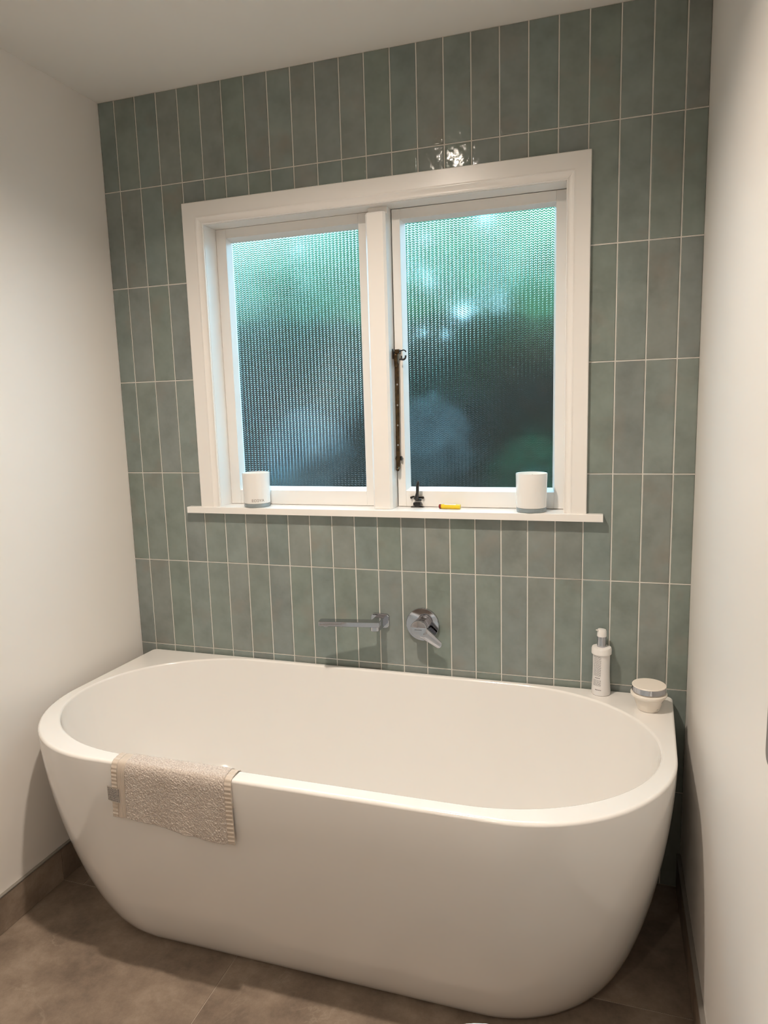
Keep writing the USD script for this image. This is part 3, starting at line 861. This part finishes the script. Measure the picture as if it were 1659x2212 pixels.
fit = thing('wall_fitting', 'dark grey rounded fitting on the white wall at the right edge', 'wall fitting', (XR, -1.0880, Z0 - 1.158))
fp = sbox(-0.060, -0.045, 0.060, 0.045).buffer(-0.015).buffer(0.015, quad_segs=6)
c1 = section(fp).extrude(0.008)
v, f, _ = meshkit.arrays(c1)
fm = trimesh.Trimesh(np.c_[-v[:, 2], v[:, 0], v[:, 1]], f, process=False); fm.fix_normals()
part(fit, 'plate', fm, LOOK['dark_grey'], 30)
part(fit, 'rim', box(-0.0105, -0.008, -0.045, 0.045, -0.030, 0.030, 0.001), LOOK['dark_grey'], 30)

# ------------------------------------------------------------------ the garden behind the glass
tag(part(W, 'garden_ground', box(-8, 10, 0.13, 14, -0.45, -0.25), LOOK['soil'], False), 'dark garden ground outside the window', 'ground', kind='structure')


def shrub(name, loc, r, n, size, mat, label, cat, group=None, seed=1, trunk=0.03):
    g = np.random.default_rng(seed)
    d = g.normal(size=(n, 3)); d /= np.linalg.norm(d, axis=1, keepdims=True)
    rad = 0.55 + 0.45 * g.random(n) ** 0.5
    lump = 0.75 + 0.5 * meshkit.noise(d * 2.2 + seed, seed)
    c = d * (rad * lump)[:, None] * np.array(r)
    a = g.normal(size=(n, 3)); a /= np.linalg.norm(a, axis=1, keepdims=True)
    b = np.cross(a, g.normal(size=(n, 3))); b /= np.linalg.norm(b, axis=1, keepdims=True)
    s = size * (0.6 + 0.8 * g.random(n))[:, None]
    V = np.stack([c - a * s, c + b * s * 0.45, c + a * s, c - b * s * 0.45], 1).reshape(-1, 3)
    i = np.arange(n) * 4
    F = np.vstack([np.c_[i, i + 1, i + 2], np.c_[i, i + 2, i + 3]])
    t = thing(name, label, cat, (loc[0], loc[1], -0.25), group=group)
    zc = loc[2] + 0.25
    part(t, 'foliage', trimesh.Trimesh(V + np.array([0, 0, zc]), F, process=False), LOOK[mat], False, kind='stuff')
    part(t, 'stem', tube([(0, 0, 0), (0.02, 0.01, zc * 0.5), (0, 0, zc)], [trunk, trunk * 0.8, trunk * 0.5], 8), LOOK['bark'], 40)
    return t


g = np.random.default_rng(21)                                   # one long clipped hedge
hn = 18000
hp = np.c_[g.uniform(-4.2, 4.8, hn), 2.45 + 0.30 * g.beta(0.6, 1.2, hn), g.uniform(-0.2, 1.0, hn)]
htop = 1.95 + 0.30 * (meshkit.fbm(np.c_[hp[:, 0] * 0.8, hp[:, 1] * 0, hp[:, 1] * 0], 3, 5) - 0.5)
hp[:, 2] = -0.2 + (htop + 0.2) * g.random(hn) ** 0.8
ha = g.normal(size=(hn, 3)); ha /= np.linalg.norm(ha, axis=1, keepdims=True)
hb = np.cross(ha, g.normal(size=(hn, 3))); hb /= np.linalg.norm(hb, axis=1, keepdims=True)
hs_ = 0.075 * (0.6 + 0.8 * g.random(hn))[:, None]
hv = np.stack([hp - ha * hs_, hp + hb * hs_ * 0.5, hp + ha * hs_, hp - hb * hs_ * 0.5], 1).reshape(-1, 3)
hi = np.arange(hn) * 4
hedge = thing('garden_hedge', 'long dark hedge blurred behind the lower part of both panes', 'hedge')
part(hedge, 'foliage', trimesh.Trimesh(hv, np.vstack([np.c_[hi, hi + 1, hi + 2], np.c_[hi, hi + 2, hi + 3]]), process=False), LOOK['leaf_dark'], False, kind='stuff')
part(hedge, 'twigs', box(-4.1, 4.7, 2.62, 2.80, -0.25, 1.86), LOOK['bark'], False)
for k_, (x_, y_, z_, r_, mt, lb) in enumerate([(1.15, 1.75, 0.95, 0.24, 'leaf_mid', 'mid green shrub blurred behind the lower right of the right pane'), (-0.18, 1.80, 1.15, 0.22, 'leaf_grey', 'pale grey green shrub blurred behind the lower right of the left pane'),
                                             (0.56, 1.80, 1.22, 0.20, 'leaf_grey', 'pale grey green shrub blurred behind the middle of the right pane')]):
    shrub('garden_shrub', (x_, y_, z_), (r_, r_ * 0.8, r_ * 1.1), 900, 0.05, mt, lb, 'shrub', seed=3 + k_)
crowns = [(-3.2, 6.2, 3.0, 0.98, 'bright green tree crown furthest left of the near row beyond the hedge'), (-0.95, 6.3, 3.25, 0.98, 'bright green tree crown blurred behind the top of the left pane'),
          (1.3, 6.2, 2.95, 0.98, 'bright green tree crown blurred behind the right of the right pane'), (3.5, 6.4, 3.2, 0.95, 'bright green tree crown furthest right of the near row beyond the hedge'),
          (-2.9, 8.9, 3.7, 1.25, 'tall pale green tree at the left of the far row behind the garden'), (0.1, 8.8, 3.9, 1.25, 'tall pale green tree in the middle of the far row behind the garden'),
          (3.1, 9.0, 3.7, 1.25, 'tall pale green tree at the right of the far row behind the garden')]
for k_, (x_, y_, z_, r_, lb) in enumerate(crowns):
    shrub('garden_tree', (x_, y_, z_), (r_, 0.8, r_ * 1.05), 2000, 0.13 if k_ < 4 else 0.15, 'leaf_bright' if k_ < 4 else 'leaf_pale', lb, 'tree', seed=8 + k_, trunk=0.07)
